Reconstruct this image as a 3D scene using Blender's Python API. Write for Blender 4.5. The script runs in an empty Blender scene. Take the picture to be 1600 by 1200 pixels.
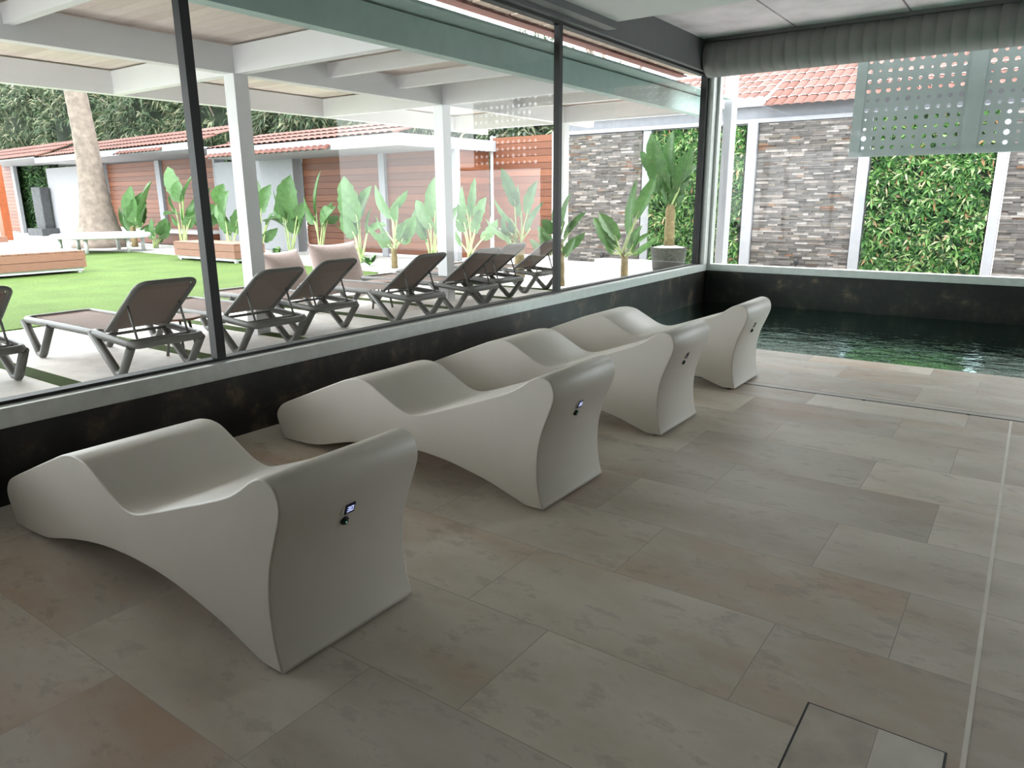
import bpy, bmesh, math, random
from mathutils import Vector, Matrix, noise

random.seed(7)
SC = bpy.context.scene
COL = SC.collection
PI = math.pi

# ------------------------------------------------------------------ camera
F_PX, YAW, PITCH, ROLL, CAM_H = 1132.042, 0.618459561, 0.250899954, -0.00719104788, 1.55
def cam_rows():
    cy, sy, cp, sp, cr, sr = math.cos(YAW), math.sin(YAW), math.cos(PITCH), math.sin(PITCH), math.cos(ROLL), math.sin(ROLL)
    Ry = Matrix(((cy, sy, 0), (-sy, cy, 0), (0, 0, 1)))
    B = Matrix(((1, 0, 0), (0, 0, -1), (0, 1, 0)))
    Rx = Matrix(((1, 0, 0), (0, cp, -sp), (0, sp, cp)))
    Rz = Matrix(((cr, -sr, 0), (sr, cr, 0), (0, 0, 1)))
    return Rz @ Rx @ B @ Ry
CM = cam_rows()
CAM = Vector((0, 0, CAM_H))
cd = bpy.data.cameras.new('camera'); cam = bpy.data.objects.new('camera', cd); COL.objects.link(cam)
r0, r1, r2 = CM[0], CM[1], CM[2]
cam.matrix_world = Matrix(((r0[0], -r1[0], -r2[0], CAM[0]), (r0[1], -r1[1], -r2[1], CAM[1]), (r0[2], -r1[2], -r2[2], CAM[2]), (0, 0, 0, 1)))
cd.sensor_fit = 'HORIZONTAL'; cd.sensor_width = 36; cd.lens = F_PX / 1600 * 36
cd.clip_start = 0.05; cd.clip_end = 300
SC.camera = cam

def ray(px, py): return CM.transposed() @ Vector(((px - 800) / F_PX, (py - 600) / F_PX, 1.0))
def at_y(px, py, Y): d = ray(px, py); return CAM + d * (Y / d.y)
def at_x(px, py, X): d = ray(px, py); return CAM + d * (X / d.x)
def at_z(px, py, Z=0.0): d = ray(px, py); return CAM + d * ((Z - CAM_H) / d.z)

# ------------------------------------------------------------------ helpers
def tag(o, label=None, cat=None, group=None, kind=None):
    if label: o['label'] = label
    if cat: o['category'] = cat
    if group: o['group'] = group
    if kind: o['kind'] = kind
    return o
def empty(name, loc=(0, 0, 0), rz=0.0):
    o = bpy.data.objects.new(name, None); COL.objects.link(o)
    o.location = loc; o.rotation_euler = (0, 0, rz); o.empty_display_size = 0.1
    return o
def obj(name, bm, mats, parent=None, smooth=False, recalc=True):
    if recalc: bmesh.ops.recalc_face_normals(bm, faces=bm.faces)
    me = bpy.data.meshes.new(name); bm.to_mesh(me); bm.free()
    if not isinstance(mats, (list, tuple)): mats = [mats]
    for m in mats: me.materials.append(m)
    if smooth:
        for p in me.polygons: p.use_smooth = True
    o = bpy.data.objects.new(name, me); COL.objects.link(o)
    if parent: o.parent = parent
    return o
def copy_thing(o, parent=None):
    c = o.copy(); COL.objects.link(c)
    if parent: c.parent = parent
    for ch in list(o.children): copy_thing(ch, c)
    return c
def BM(): return bmesh.new()
def box(bm, x0, x1, y0, y1, z0, z1, M=None, mi=0, bev=0.0):
    x0, x1 = min(x0, x1), max(x0, x1); y0, y1 = min(y0, y1), max(y0, y1); z0, z1 = min(z0, z1), max(z0, z1)
    vs = [bm.verts.new((x, y, z)) for z in (z0, z1) for y in (y0, y1) for x in (x0, x1)]
    fs = [(0, 2, 3, 1), (4, 5, 7, 6), (0, 1, 5, 4), (2, 6, 7, 3), (1, 3, 7, 5), (0, 4, 6, 2)]
    faces = [bm.faces.new([vs[i] for i in f]) for f in fs]
    for f in faces: f.material_index = mi
    if bev > 0:
        es = list({e for f in faces for e in f.edges})
        r = bmesh.ops.bevel(bm, geom=es, offset=bev, segments=2, profile=0.5, affect='EDGES')
        vs = list({v for f in r['faces'] for v in f.verts} | {v for v in vs if v.is_valid})
    if M is not None:
        for v in vs: v.co = M @ v.co
    return vs
def cyl(bm, p, r, h, n=20, r2=None, mi=0):
    r2 = r if r2 is None else r2
    a = [bm.verts.new((p[0] + r * math.cos(2 * PI * i / n), p[1] + r * math.sin(2 * PI * i / n), p[2])) for i in range(n)]
    b = [bm.verts.new((p[0] + r2 * math.cos(2 * PI * i / n), p[1] + r2 * math.sin(2 * PI * i / n), p[2] + h)) for i in range(n)]
    for i in range(n):
        f = bm.faces.new((a[i], a[(i + 1) % n], b[(i + 1) % n], b[i])); f.smooth = True; f.material_index = mi
    bm.faces.new(a[::-1]).material_index = mi; bm.faces.new(b).material_index = mi
def lathe(bm, p, prof, n=28, mi=0):
    rings = []
    for r, z in prof:
        rings.append([bm.verts.new((p[0] + r * math.cos(2 * PI * i / n), p[1] + r * math.sin(2 * PI * i / n), p[2] + z)) for i in range(n)])
    for a, b in zip(rings, rings[1:]):
        for i in range(n):
            f = bm.faces.new((a[i], a[(i + 1) % n], b[(i + 1) % n], b[i])); f.smooth = True; f.material_index = mi
    bm.faces.new(rings[0][::-1]).material_index = mi; bm.faces.new(rings[-1]).material_index = mi
def sweep(bm, pts, w, h=None, n=10, closed=False, up=Vector((0, 0, 1)), radii=None, sq=False, mi=0):
    """tube of elliptic (or squarish) section w x h along pts"""
    h = h or w; pts = [Vector(p) for p in pts]; N = len(pts); rings = []
    for i, p in enumerate(pts):
        if closed: t = (pts[(i + 1) % N] - pts[i - 1])
        else: t = pts[min(i + 1, N - 1)] - pts[max(i - 1, 0)]
        t = t.normalized()
        k = 1.0
        if 0 < i < N - 1 or closed:
            a = (pts[(i + 1) % N] - p).normalized(); k = 1 / max(0.55, a.dot(t))
        s = t.cross(up)
        if s.length < 1e-3: s = t.cross(Vector((0, 1, 0)))
        s.normalize(); u = s.cross(t).normalized()
        rr = radii[i] if radii else 1.0
        ring = []
        for j in range(n):
            a = 2 * PI * (j + .5) / n; c, d = math.cos(a), math.sin(a)
            if sq:
                m = max(abs(c), abs(d)) ** .75; c, d = c / m, d / m
            ring.append(bm.verts.new(p + s * (c * w * .5 * rr) + u * (d * h * .5 * rr * k)))
        rings.append(ring)
    prs = list(zip(rings, rings[1:])) + ([(rings[-1], rings[0])] if closed else [])
    for a, b in prs:
        for j in range(n):
            f = bm.faces.new((a[j], a[(j + 1) % n], b[(j + 1) % n], b[j])); f.smooth = True; f.material_index = mi
    if not closed:
        bm.faces.new(rings[0][::-1]).material_index = mi; bm.faces.new(rings[-1]).material_index = mi
def bend(pts, r=0.05, n=4):
    """round the inner corners of a polyline"""
    pts = [Vector(p) for p in pts]; out = [pts[0]]
    for a, b, c in zip(pts, pts[1:], pts[2:]):
        d1, d2 = (a - b), (c - b); q = min(r, d1.length * .45, d2.length * .45)
        p1, p2 = b + d1.normalized() * q, b + d2.normalized() * q
        for i in range(n + 1):
            t = i / n; out.append(p1 * (1 - t) ** 2 + b * 2 * t * (1 - t) + p2 * t * t)
    out.append(pts[-1]); return out
def catmull(P, n=4):
    out = []
    for i in range(len(P) - 1):
        p0, p1, p2, p3 = P[max(i - 1, 0)], P[i], P[i + 1], P[min(i + 2, len(P) - 1)]
        for k in range(n):
            t = k / n
            out.append(tuple(.5 * (2 * p1[j] + (p2[j] - p0[j]) * t + (2 * p0[j] - 5 * p1[j] + 4 * p2[j] - p3[j]) * t * t + (3 * p1[j] - p0[j] - 3 * p2[j] + p3[j]) * t ** 3) for j in range(len(p1))))
    out.append(tuple(P[-1])); return out

# ------------------------------------------------------------------ materials
def srgb(r, g, b):
    f = lambda c: (c / 255 / 12.92) if c / 255 <= .04045 else ((c / 255 + .055) / 1.055) ** 2.4
    return (f(r), f(g), f(b), 1)
def new_mat(name):
    m = bpy.data.materials.new(name); m.use_nodes = True; nt = m.node_tree
    b = next(n for n in nt.nodes if n.type == 'BSDF_PRINCIPLED'); return m, nt, b
def ramp(nt, stops, interp='LINEAR'):
    r = nt.nodes.new('ShaderNodeValToRGB'); r.color_ramp.interpolation = interp; e = r.color_ramp.elements
    while len(e) < len(stops): e.new(0.5)
    for i, (p, c) in enumerate(stops):
        e[i].position = p; e[i].color = c if len(c) == 4 else (*c, 1)
    return r
def coords(nt, scale=(1, 1, 1), loc=(0, 0, 0), rot=(0, 0, 0), kind='Object'):
    tc = nt.nodes.new('ShaderNodeTexCoord'); mp = nt.nodes.new('ShaderNodeMapping')
    mp.inputs['Scale'].default_value = scale; mp.inputs['Location'].default_value = loc; mp.inputs['Rotation'].default_value = rot
    nt.links.new(tc.outputs[kind], mp.inputs[0]); return mp
def noise_tex(nt, mp, scale, detail=5, rough=.55):
    n = nt.nodes.new('ShaderNodeTexNoise'); n.inputs['Scale'].default_value = scale
    n.inputs['Detail'].default_value = detail; n.inputs['Roughness'].default_value = rough
    if mp: nt.links.new(mp.outputs[0], n.inputs['Vector'])
    return n
def bump(nt, b, height, strength=.2, dist=.01):
    k = nt.nodes.new('ShaderNodeBump'); k.inputs['Strength'].default_value = strength; k.inputs['Distance'].default_value = dist
    nt.links.new(height, k.inputs['Height']); nt.links.new(k.outputs[0], b.inputs['Normal'])
def mixc(nt, fac, a, b, mode='MIX'):
    m = nt.nodes.new('ShaderNodeMix'); m.data_type = 'RGBA'; m.blend_type = mode
    for s, v in ((m.inputs[0], fac), (m.inputs[6], a), (m.inputs[7], b)):
        if hasattr(v, 'is_linked') or hasattr(v, 'links'): nt.links.new(v, s)
        else: s.default_value = v
    return m.outputs[2]
def plain(name, c, rough=.5, metal=0.0, spec=.5, var=0.06, scale=6, bmp=0.0, bscale=80):
    m, nt, b = new_mat(name)
    c2 = tuple(x * (1 - var * 1.6) for x in c[:3]) + (1,); c1 = tuple(min(1, x * (1 + var)) for x in c[:3]) + (1,)
    mp = coords(nt); n = noise_tex(nt, mp, scale); r = ramp(nt, [(.3, c2), (.7, c1)])
    nt.links.new(n.outputs[0], r.inputs[0]); nt.links.new(r.outputs[0], b.inputs['Base Color'])
    b.inputs['Roughness'].default_value = rough; b.inputs['Metallic'].default_value = metal; b.inputs['Specular IOR Level'].default_value = spec
    if bmp: bump(nt, b, noise_tex(nt, mp, bscale, 3).outputs[0], bmp, .004)
    return m
def island(name, stops, rough=.5, spec=.3, trans=0.0, interp='LINEAR', vein=False):
    """colour differs per loose piece (leaf, stone, tile)"""
    m, nt, b = new_mat(name); g = nt.nodes.new('ShaderNodeNewGeometry'); r = ramp(nt, stops, interp)
    nt.links.new(g.outputs['Random Per Island'], r.inputs[0])
    mp = coords(nt); n = noise_tex(nt, mp, 9, 4); r2 = ramp(nt, [(.25, (.72, .72, .72)), (.75, (1.15, 1.15, 1.15))])
    nt.links.new(n.outputs[0], r2.inputs[0])
    c = mixc(nt, 1.0, r.outputs[0], r2.outputs[0], 'MULTIPLY'); nt.links.new(c, b.inputs['Base Color'])
    b.inputs['Roughness'].default_value = rough; b.inputs['Specular IOR Level'].default_value = spec
    if trans:
        out = next(n for n in nt.nodes if n.type == 'OUTPUT_MATERIAL'); t = nt.nodes.new('ShaderNodeBsdfTranslucent'); nt.links.new(c, t.inputs[0])
        x = nt.nodes.new('ShaderNodeMixShader'); x.inputs[0].default_value = trans
        nt.links.new(b.outputs[0], x.inputs[1]); nt.links.new(t.outputs[0], x.inputs[2]); nt.links.new(x.outputs[0], out.inputs[0])
    return m
def emit(name, c, s):
    m, nt, b = new_mat(name); b.inputs['Base Color'].default_value = (0, 0, 0, 1)
    b.inputs['Emission Color'].default_value = c; b.inputs['Emission Strength'].default_value = s; return m
def glass_mat(name, tint, refl=1.0):
    m, nt, b = new_mat(name); nt.nodes.remove(b); out = next(n for n in nt.nodes if n.type == 'OUTPUT_MATERIAL')
    t = nt.nodes.new('ShaderNodeBsdfTransparent'); t.inputs[0].default_value = tint
    g = nt.nodes.new('ShaderNodeBsdfGlossy'); g.inputs['Roughness'].default_value = 0.0; g.inputs[0].default_value = (refl, refl, refl, 1)
    f = nt.nodes.new('ShaderNodeFresnel'); f.inputs[0].default_value = 1.5
    x = nt.nodes.new('ShaderNodeMixShader'); nt.links.new(f.outputs[0], x.inputs[0]); nt.links.new(t.outputs[0], x.inputs[1]); nt.links.new(g.outputs[0], x.inputs[2])
    nt.links.new(x.outputs[0], out.inputs[0]); return m

def floor_mat():
    m, nt, b = new_mat('porcelain_floor_tile')
    mp = coords(nt, loc=(0.595 + 1.057 * 10, -2.005 + 0.525 * 21, 0))
    br = nt.nodes.new('ShaderNodeTexBrick'); br.offset = 0.64; br.offset_frequency = 2; br.squash = 1
    br.inputs['Scale'].default_value = 1; br.inputs['Brick Width'].default_value = 1.057; br.inputs['Row Height'].default_value = .525
    br.inputs['Mortar Size'].default_value = .0018; br.inputs['Mortar Smooth'].default_value = 0
    br.inputs['Color1'].default_value = (0, 0, 0, 1); br.inputs['Color2'].default_value = (1, 1, 1, 1); br.inputs['Mortar'].default_value = (.5, .5, .5, 1)
    nt.links.new(mp.outputs[0], br.inputs['Vector'])
    tone = ramp(nt, [(0, (.80, .80, .80)), (.5, (.98, .975, .96)), (1, (1.16, 1.15, 1.13))]); nt.links.new(br.outputs['Color'], tone.inputs[0])
    # each tile its own cut of the stone print
    off = nt.nodes.new('ShaderNodeVectorMath'); off.operation = 'MULTIPLY_ADD'; off.inputs[1].default_value = (7, 13, 5)
    nt.links.new(br.outputs['Color'], off.inputs[0])
    mp2 = coords(nt, scale=(.9, 1.7, 1)); nt.links.new(mp2.outputs[0], off.inputs[2])
    n1 = noise_tex(nt, None, 1.5, 7, .62); nt.links.new(off.outputs[0], n1.inputs['Vector'])
    base = ramp(nt, [(.24, srgb(178, 166, 154)), (.42, srgb(200, 190, 178)), (.56, srgb(212, 203, 193)), (.75, srgb(220, 211, 198))]); nt.links.new(n1.outputs[0], base.inputs[0])
    n2 = noise_tex(nt, None, .9, 5, .6); nt.links.new(off.outputs[0], n2.inputs['Vector'])
    rust = ramp(nt, [(.50, (0, 0, 0)), (.72, (1, 1, 1))]); nt.links.new(n2.outputs[0], rust.inputs[0])
    n3 = noise_tex(nt, None, 6, 8, .72); nt.links.new(off.outputs[0], n3.inputs['Vector'])
    dk = ramp(nt, [(.54, (0, 0, 0)), (.63, (1, 1, 1))]); nt.links.new(n3.outputs[0], dk.inputs[0])
    c = mixc(nt, rust.outputs[0], base.outputs[0], srgb(192, 166, 146))
    k = nt.nodes.new('ShaderNodeMath'); k.operation = 'MULTIPLY'; k.inputs[1].default_value = .36; nt.links.new(dk.outputs[0], k.inputs[0])
    c = mixc(nt, k.outputs[0], c, srgb(142, 132, 122))
    c = mixc(nt, 1.0, c, tone.outputs[0], 'MULTIPLY')
    c = mixc(nt, br.outputs['Fac'], c, srgb(166, 156, 145))
    nt.links.new(c, b.inputs['Base Color']); b.inputs['Roughness'].default_value = .5; b.inputs['Specular IOR Level'].default_value = .25
    h = nt.nodes.new('ShaderNodeMath'); h.operation = 'SUBTRACT'; h.inputs[0].default_value = 1; nt.links.new(br.outputs['Fac'], h.inputs[1])
    bump(nt, b, h.outputs[0], .35, .002); return m
def slate_mat():
    m, nt, b = new_mat('black_slate_wall_tile'); mp = coords(nt)
    sep = nt.nodes.new('ShaderNodeSeparateXYZ'); nt.links.new(mp.outputs[0], sep.inputs[0])
    ad = nt.nodes.new('ShaderNodeMath'); ad.operation = 'ADD'; nt.links.new(sep.outputs[0], ad.inputs[0]); nt.links.new(sep.outputs[1], ad.inputs[1])
    cb = nt.nodes.new('ShaderNodeCombineXYZ'); nt.links.new(ad.outputs[0], cb.inputs[0]); nt.links.new(sep.outputs[2], cb.inputs[1])
    br = nt.nodes.new('ShaderNodeTexBrick'); br.offset = 0
    for k, v in (('Scale', 1), ('Brick Width', .6), ('Row Height', 1.2), ('Mortar Size', .0025), ('Mortar Smooth', 0)): br.inputs[k].default_value = v
    br.inputs['Color1'].default_value = (0, 0, 0, 1); br.inputs['Color2'].default_value = (1, 1, 1, 1)
    sh = nt.nodes.new('ShaderNodeVectorMath'); sh.operation = 'ADD'; sh.inputs[1].default_value = (20, 10.6, 0)
    nt.links.new(cb.outputs[0], sh.inputs[0]); nt.links.new(sh.outputs[0], br.inputs['Vector'])
    n1 = noise_tex(nt, mp, 3.5, 8, .68)
    r1 = ramp(nt, [(.38, srgb(11, 10, 9)), (.5, srgb(26, 25, 23)), (.57, srgb(44, 40, 34)), (.63, srgb(74, 62, 50)), (.74, srgb(112, 94, 74))]); nt.links.new(n1.outputs[0], r1.inputs[0])
    tone = ramp(nt, [(0, (.55, .58, .62)), (1, (1.35, 1.3, 1.22))]); nt.links.new(br.outputs['Color'], tone.inputs[0])
    c = mixc(nt, 1, r1.outputs[0], tone.outputs[0], 'MULTIPLY'); c = mixc(nt, br.outputs['Fac'], c, (.006, .006, .006, 1))
    nt.links.new(c, b.inputs['Base Color']); b.inputs['Roughness'].default_value = .45
    bump(nt, b, n1.outputs[0], .25, .01); return m
def boards_mat(name, c1, c2, stretch=(1, 1, 1), rough=.6):
    m, nt, b = new_mat(name); g = nt.nodes.new('ShaderNodeNewGeometry'); mp = coords(nt, scale=stretch); n = noise_tex(nt, mp, 5, 6, .6)
    ad = nt.nodes.new('ShaderNodeMath'); ad.operation = 'MULTIPLY_ADD'; ad.inputs[1].default_value = .45; nt.links.new(g.outputs['Random Per Island'], ad.inputs[0])
    ml = nt.nodes.new('ShaderNodeMath'); ml.operation = 'MULTIPLY'; ml.inputs[1].default_value = .6; nt.links.new(n.outputs[0], ml.inputs[0]); nt.links.new(ml.outputs[0], ad.inputs[2])
    r = ramp(nt, [(.2, c1), (.8, c2)]); nt.links.new(ad.outputs[0], r.inputs[0]); nt.links.new(r.outputs[0], b.inputs['Base Color'])
    b.inputs['Roughness'].default_value = rough; return m
def ground_mat(name, stops, scale, rough=.9, b_str=.5, b_dist=.02, detail=6, scale2=None):
    m, nt, b = new_mat(name); mp = coords(nt); n = noise_tex(nt, mp, scale, detail, .65); r = ramp(nt, stops); nt.links.new(n.outputs[0], r.inputs[0])
    c = r.outputs[0]
    if scale2:
        n2 = noise_tex(nt, mp, scale2, 3, .5); r2 = ramp(nt, [(.3, (.82, .82, .82)), (.7, (1.1, 1.1, 1.1))]); nt.links.new(n2.outputs[0], r2.inputs[0])
        c = mixc(nt, 1, c, r2.outputs[0], 'MULTIPLY')
    nt.links.new(c, b.inputs['Base Color']); b.inputs['Roughness'].default_value = rough; b.inputs['Specular IOR Level'].default_value = .2
    bump(nt, b, n.outputs[0], b_str, b_dist); return m
def water_mat():
    m, nt, b = new_mat('pool_water'); nt.nodes.remove(b); out = next(n for n in nt.nodes if n.type == 'OUTPUT_MATERIAL')
    mp = coords(nt, scale=(1, 1.5, 1)); n = noise_tex(nt, mp, 5.0, 3, .55); n.inputs['Distortion'].default_value = .6
    k = nt.nodes.new('ShaderNodeBump'); k.inputs['Strength'].default_value = .26; k.inputs['Distance'].default_value = .03; nt.links.new(n.outputs[0], k.inputs['Height'])
    t = nt.nodes.new('ShaderNodeBsdfTransparent'); t.inputs[0].default_value = (.40, .88, .80, 1)
    g = nt.nodes.new('ShaderNodeBsdfGlossy'); g.inputs['Roughness'].default_value = .02; g.inputs[0].default_value = (.5, .66, .62, 1); nt.links.new(k.outputs[0], g.inputs['Normal'])
    f = nt.nodes.new('ShaderNodeFresnel'); f.inputs[0].default_value = 1.33; nt.links.new(k.outputs[0], f.inputs['Normal'])
    x = nt.nodes.new('ShaderNodeMixShader'); nt.links.new(f.outputs[0], x.inputs[0]); nt.links.new(t.outputs[0], x.inputs[1]); nt.links.new(g.outputs[0], x.inputs[2])
    nt.links.new(x.outputs[0], out.inputs[0]); return m

FLOOR = floor_mat(); SLATE = slate_mat(); RENDER = plain('pale_grey_wall_render', srgb(143, 144, 148), .8, var=.03)
MINERAL = plain('white_mineral_composite', srgb(214, 208, 199), .42, spec=.35, var=.02, scale=3, bmp=.03, bscale=160)
ALU = plain('grey_aluminium', srgb(199, 202, 199), .4, .35, var=.05, scale=14)
PERGWHITE = plain('bright_white_paint', srgb(214, 215, 217), .6, var=.02, scale=1.5)
BLADEDARK = island('dark_paddle_leaf', [(0, srgb(40, 70, 34)), (.6, srgb(62, 96, 48)), (1, srgb(92, 120, 64))], .38, .5, .25)
BLACK = plain('black_rubber_gasket', (.004, .004, .004, 1), .5, var=.05)
DARKGREY = plain('dark_grey_paint', srgb(92, 94, 95), .55, var=.05)
CONCRETE = plain('grey_concrete', srgb(208, 197, 202), .8, var=.12, scale=2.2, bmp=.1, bscale=30)
SOFFIT = plain('light_grey_soffit', srgb(198, 198, 198), .7, var=.02, scale=2)
DUCT = plain('grey_fabric_duct', srgb(122, 122, 120), .8, var=.05)
WHITE = plain('white_paint', srgb(206, 207, 210), .6, var=.03, scale=1.5)
WHITEWASH = boards_mat('whitewashed_roof_boards', srgb(188, 174, 167), srgb(215, 204, 197), (1.2, 7, 1), .75)
SHADETINT = plain('shade_tinted_paint', srgb(157, 180, 175), .6, var=.04)  # inner pergola beam and boards: their shade is put into the colour
WOOD = boards_mat('red_brown_timber_board', srgb(83, 43, 24), srgb(118, 68, 41), (.8, 1, 9), .55)
BENCHWOOD = boards_mat('pinkish_timber_board', srgb(108, 75, 59), srgb(134, 97, 79), (1.5, 1.5, 6), .6)
TILE = island('terracotta_tile', [(0, srgb(82, 46, 36)), (.4, srgb(88, 54, 46)), (.75, srgb(95, 65, 58)), (1, srgb(72, 38, 30))], .85)
STONE = island('split_stone', [(0, srgb(79, 76, 73)), (.42, srgb(93, 90, 88)), (.62, srgb(106, 101, 99)), (.74, srgb(101, 94, 85)), (.80, srgb(147, 143, 140)), (.95, srgb(130, 121, 115)), (.97, srgb(110, 82, 63)), (1, srgb(69, 67, 66))], .85)
LEAFWALL = island('evergreen_leaf', [(0, srgb(24, 54, 26)), (.35, srgb(46, 92, 40)), (.6, srgb(78, 126, 58)), (.78, srgb(118, 156, 86)), (.9, srgb(168, 192, 140)), (.955, srgb(150, 100, 70)), (1, srgb(204, 216, 176))], .5, .4, .15)
LEAFDARK = island('hedge_leaf', [(0, srgb(20, 44, 22)), (.5, srgb(40, 78, 36)), (.85, srgb(66, 108, 52)), (1, srgb(104, 140, 84))], .55, .4, .1)
TREELEAF = island('tree_leaf', [(0, srgb(33, 50, 31)), (.4, srgb(56, 75, 48)), (.7, srgb(83, 97, 69)), (.88, srgb(111, 108, 83)), (1, srgb(131, 137, 111))], .6, .3, .25)
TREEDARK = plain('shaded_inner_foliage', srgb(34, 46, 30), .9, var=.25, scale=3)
BLADE = island('paddle_leaf', [(0, srgb(63, 101, 52)), (.5, srgb(88, 125, 72)), (.8, srgb(115, 141, 94)), (1, srgb(132, 150, 72))], .38, .5, .3)
STALK = plain('pale_green_stalk', srgb(158, 176, 118), .5, var=.15)
STEM = plain('brown_leaf_sheath', srgb(118, 104, 72), .8, var=.25, scale=12, bmp=.3, bscale=30)
BARK = plain('palm_bark', srgb(114, 103, 94), .9, var=.22, scale=5, bmp=.5, bscale=14)
FRAMEPL = plain('anthracite_resin', srgb(88, 87, 83), .45, var=.06)
SLING = plain('taupe_sling_fabric', srgb(178, 162, 156), .8, var=.05, scale=60, bmp=.1, bscale=200)
SLINGSHADED = plain('shaded_taupe_sling_fabric', srgb(124, 113, 106), .8, var=.05, scale=60, bmp=.1, bscale=200)  # same fabric as the seat, darkened for the shade behind the backrest
CUSHION = plain('dusty_pink_fabric', srgb(158, 142, 138), .9, var=.05, scale=20, bmp=.1, bscale=150)
LAWN = ground_mat('bright_artificial_grass', [(.3, srgb(51, 73, 26)), (.5, srgb(67, 88, 37)), (.7, srgb(85, 103, 51))], 38, .9, .8, .03, 6, 1.2)
STRIPGRASS = ground_mat('short_green_turf', [(.3, srgb(52, 69, 26)), (.6, srgb(70, 88, 38)), (.8, srgb(91, 105, 53))], 60, .9, .8, .02)
SLAB = ground_mat('pale_paving_slab', [(.3, srgb(226, 222, 218)), (.7, srgb(248, 245, 241))], 5, .75, .1, .004)
GRAVEL = ground_mat('white_marble_gravel', [(.3, srgb(177, 176, 174)), (.5, srgb(214, 212, 210)), (.75, srgb(227, 226, 225))], 22, .85, .9, .04)
BLACKPL = plain('black_plastic', (.015, .015, .016, 1), .4)
CHROME = plain('brushed_chrome', (.62, .62, .62, 1), .25, 1.0, var=.03)
POOLTILE = plain('dark_teal_pool_tile', srgb(52, 176, 152), .5, var=.25, scale=2.5)
GLASS = glass_mat('green_tinted_pane', (.945, .96, .95, 1), .7)
GLASSCLEAR = glass_mat('clear_pane', (.95, .96, .952, 1), .55)
WATER = water_mat()
SCREENMETAL = plain('grey_perforated_steel', srgb(142, 154, 151), .5, .2, var=.04)
POTMAT = plain('dark_grey_pot', srgb(28, 28, 25), .6, var=.15, scale=9)
LIT = emit('blue_white_digit', (.55, .62, 1, 1), .14)
SCREENBLUE = plain('dark_blue_display', (.012, .012, .06, 1), .2)
GREENBTN = plain('dark_green_button', (.006, .05, .022, 1), .25)
GREENLED = emit('green_led', (.3, .8, .5, 1), .05)
DIGITOFF = plain('grey_unlit_digit', (.12, .12, .13, 1), .4)
DARKSTONE = plain('dark_basalt', srgb(70, 72, 74), .8, var=.2, scale=6)
ORANGE = plain('orange_stained_timber', srgb(135, 68, 30), .5, var=.12, scale=8)

XW, YF = -4.23, 11.31           # inner face of left wall / far wall
SILL0, SILL1, HEAD = 0.415, 0.52, 3.31
POOL_Y, WATER_Z = 7.57, -0.08
SOFF_Z, CEIL_Z, SOFF_Y = 3.42, 3.72, 7.77
XR, YB, YG = 4.2, -3.0, -1.1              # right wall, back wall

# ================================================================== the room
def struct(name, bm, m, parent=None, smooth=False, label=None):
    o = obj(name, bm, m, parent, smooth)
    if not parent: o['kind'] = 'structure'
    if label: o['label'] = label
    return o
bm = BM(); box(bm, XW, XR, YB, POOL_Y, -.12, 0); struct('floor', bm, FLOOR)
bm = BM(); box(bm, .031, .045, YB + .01, 6.03, .0, .0012); struct('trim_1', bm, plain('pale_grout', srgb(240, 234, 224), .7), label='pale grout strip across the floor tiles')
# pool basin
bm = BM(); box(bm, XW, XR, POOL_Y, YF, -1.45, -1.4); box(bm, XW, XR, POOL_Y - .1, POOL_Y, -1.4, -.121); struct('pool_basin', bm, POOLTILE, label='dark teal tiled pool basin')
bm = BM()
nx, ny = 60, 26
vs = [[bm.verts.new((XW + .002 + (XR - XW - .004) * i / nx, POOL_Y + .002 + (YF - POOL_Y - .004) * j / ny, WATER_Z + .006 * noise.noise((i * .5, j * .6, 3)))) for i in range(nx + 1)] for j in range(ny + 1)]
for j in range(ny):
    for i in range(nx): bm.faces.new((vs[j][i], vs[j][i + 1], vs[j + 1][i + 1], vs[j + 1][i]))
w = obj('pool_water', bm, WATER, smooth=True); tag(w, 'dark teal rippling water of the indoor pool', 'water', kind='stuff')
# low walls
bm = BM(); box(bm, XW - .22, XW, YB, YF + .22, -1.5, SILL0); box(bm, XW - .22, XW, YB, YG, SILL0, HEAD + .035); struct('wall_left', bm, SLATE, label='low black slate wall under the left glazing, with an added unseen full-height stretch')  # unseen full-height stretch behind the camera, added to cut side light
bm = BM(); box(bm, XW, XR, YF, YF + .22, -1.5, SILL0); struct('wall_far', bm, SLATE, label='low black slate wall behind the pool')
bm = BM(); box(bm, XR, XR + .2, YB, YF + .22, -1.5, CEIL_Z + .2); struct('wall_right', bm, plain('dark_plaster', srgb(66, 67, 68), .7))
bm = BM(); box(bm, XW - .22, XR + .2, YB - .2, YB, -.12, .1); box(bm, XW - .22, XR + .2, YB - .2, YB, .1, HEAD); box(bm, XW - .22, XR + .2, YB - .2, YB, HEAD, CEIL_Z + .2); struct('wall_back', bm, SOFFIT)
# ceiling
bm = BM(); xs = [XW, -2.966, -1.613, -.26, 1.093, 2.446, XR]
for a, b_ in zip(xs, xs[1:]): box(bm, a + (.012 if a > XW else 0), b_ - (.012 if b_ < XR else 0), SOFF_Y, YF, CEIL_Z, CEIL_Z + .12)
box(bm, XW, XR, SOFF_Y, YF, CEIL_Z + .05, CEIL_Z + .2)
struct('ceiling', bm, CONCRETE)
bm = BM(); box(bm, XW + .16, XR, YB, SOFF_Y, SOFF_Z, CEIL_Z + .2); struct('trim_2', bm, SOFFIT, label='light grey dropped soffit over the loungers')
bm = BM(); box(bm, XW - .22, XW + .16, YB, SOFF_Y, HEAD + .035, CEIL_Z + .2); box(bm, XW - .22, XW, SOFF_Y, YF + .22, HEAD + .035, CEIL_Z + .2)
struct('trim_3', bm, DARKGREY, label='dark grey header beam over the left glazing')
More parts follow.
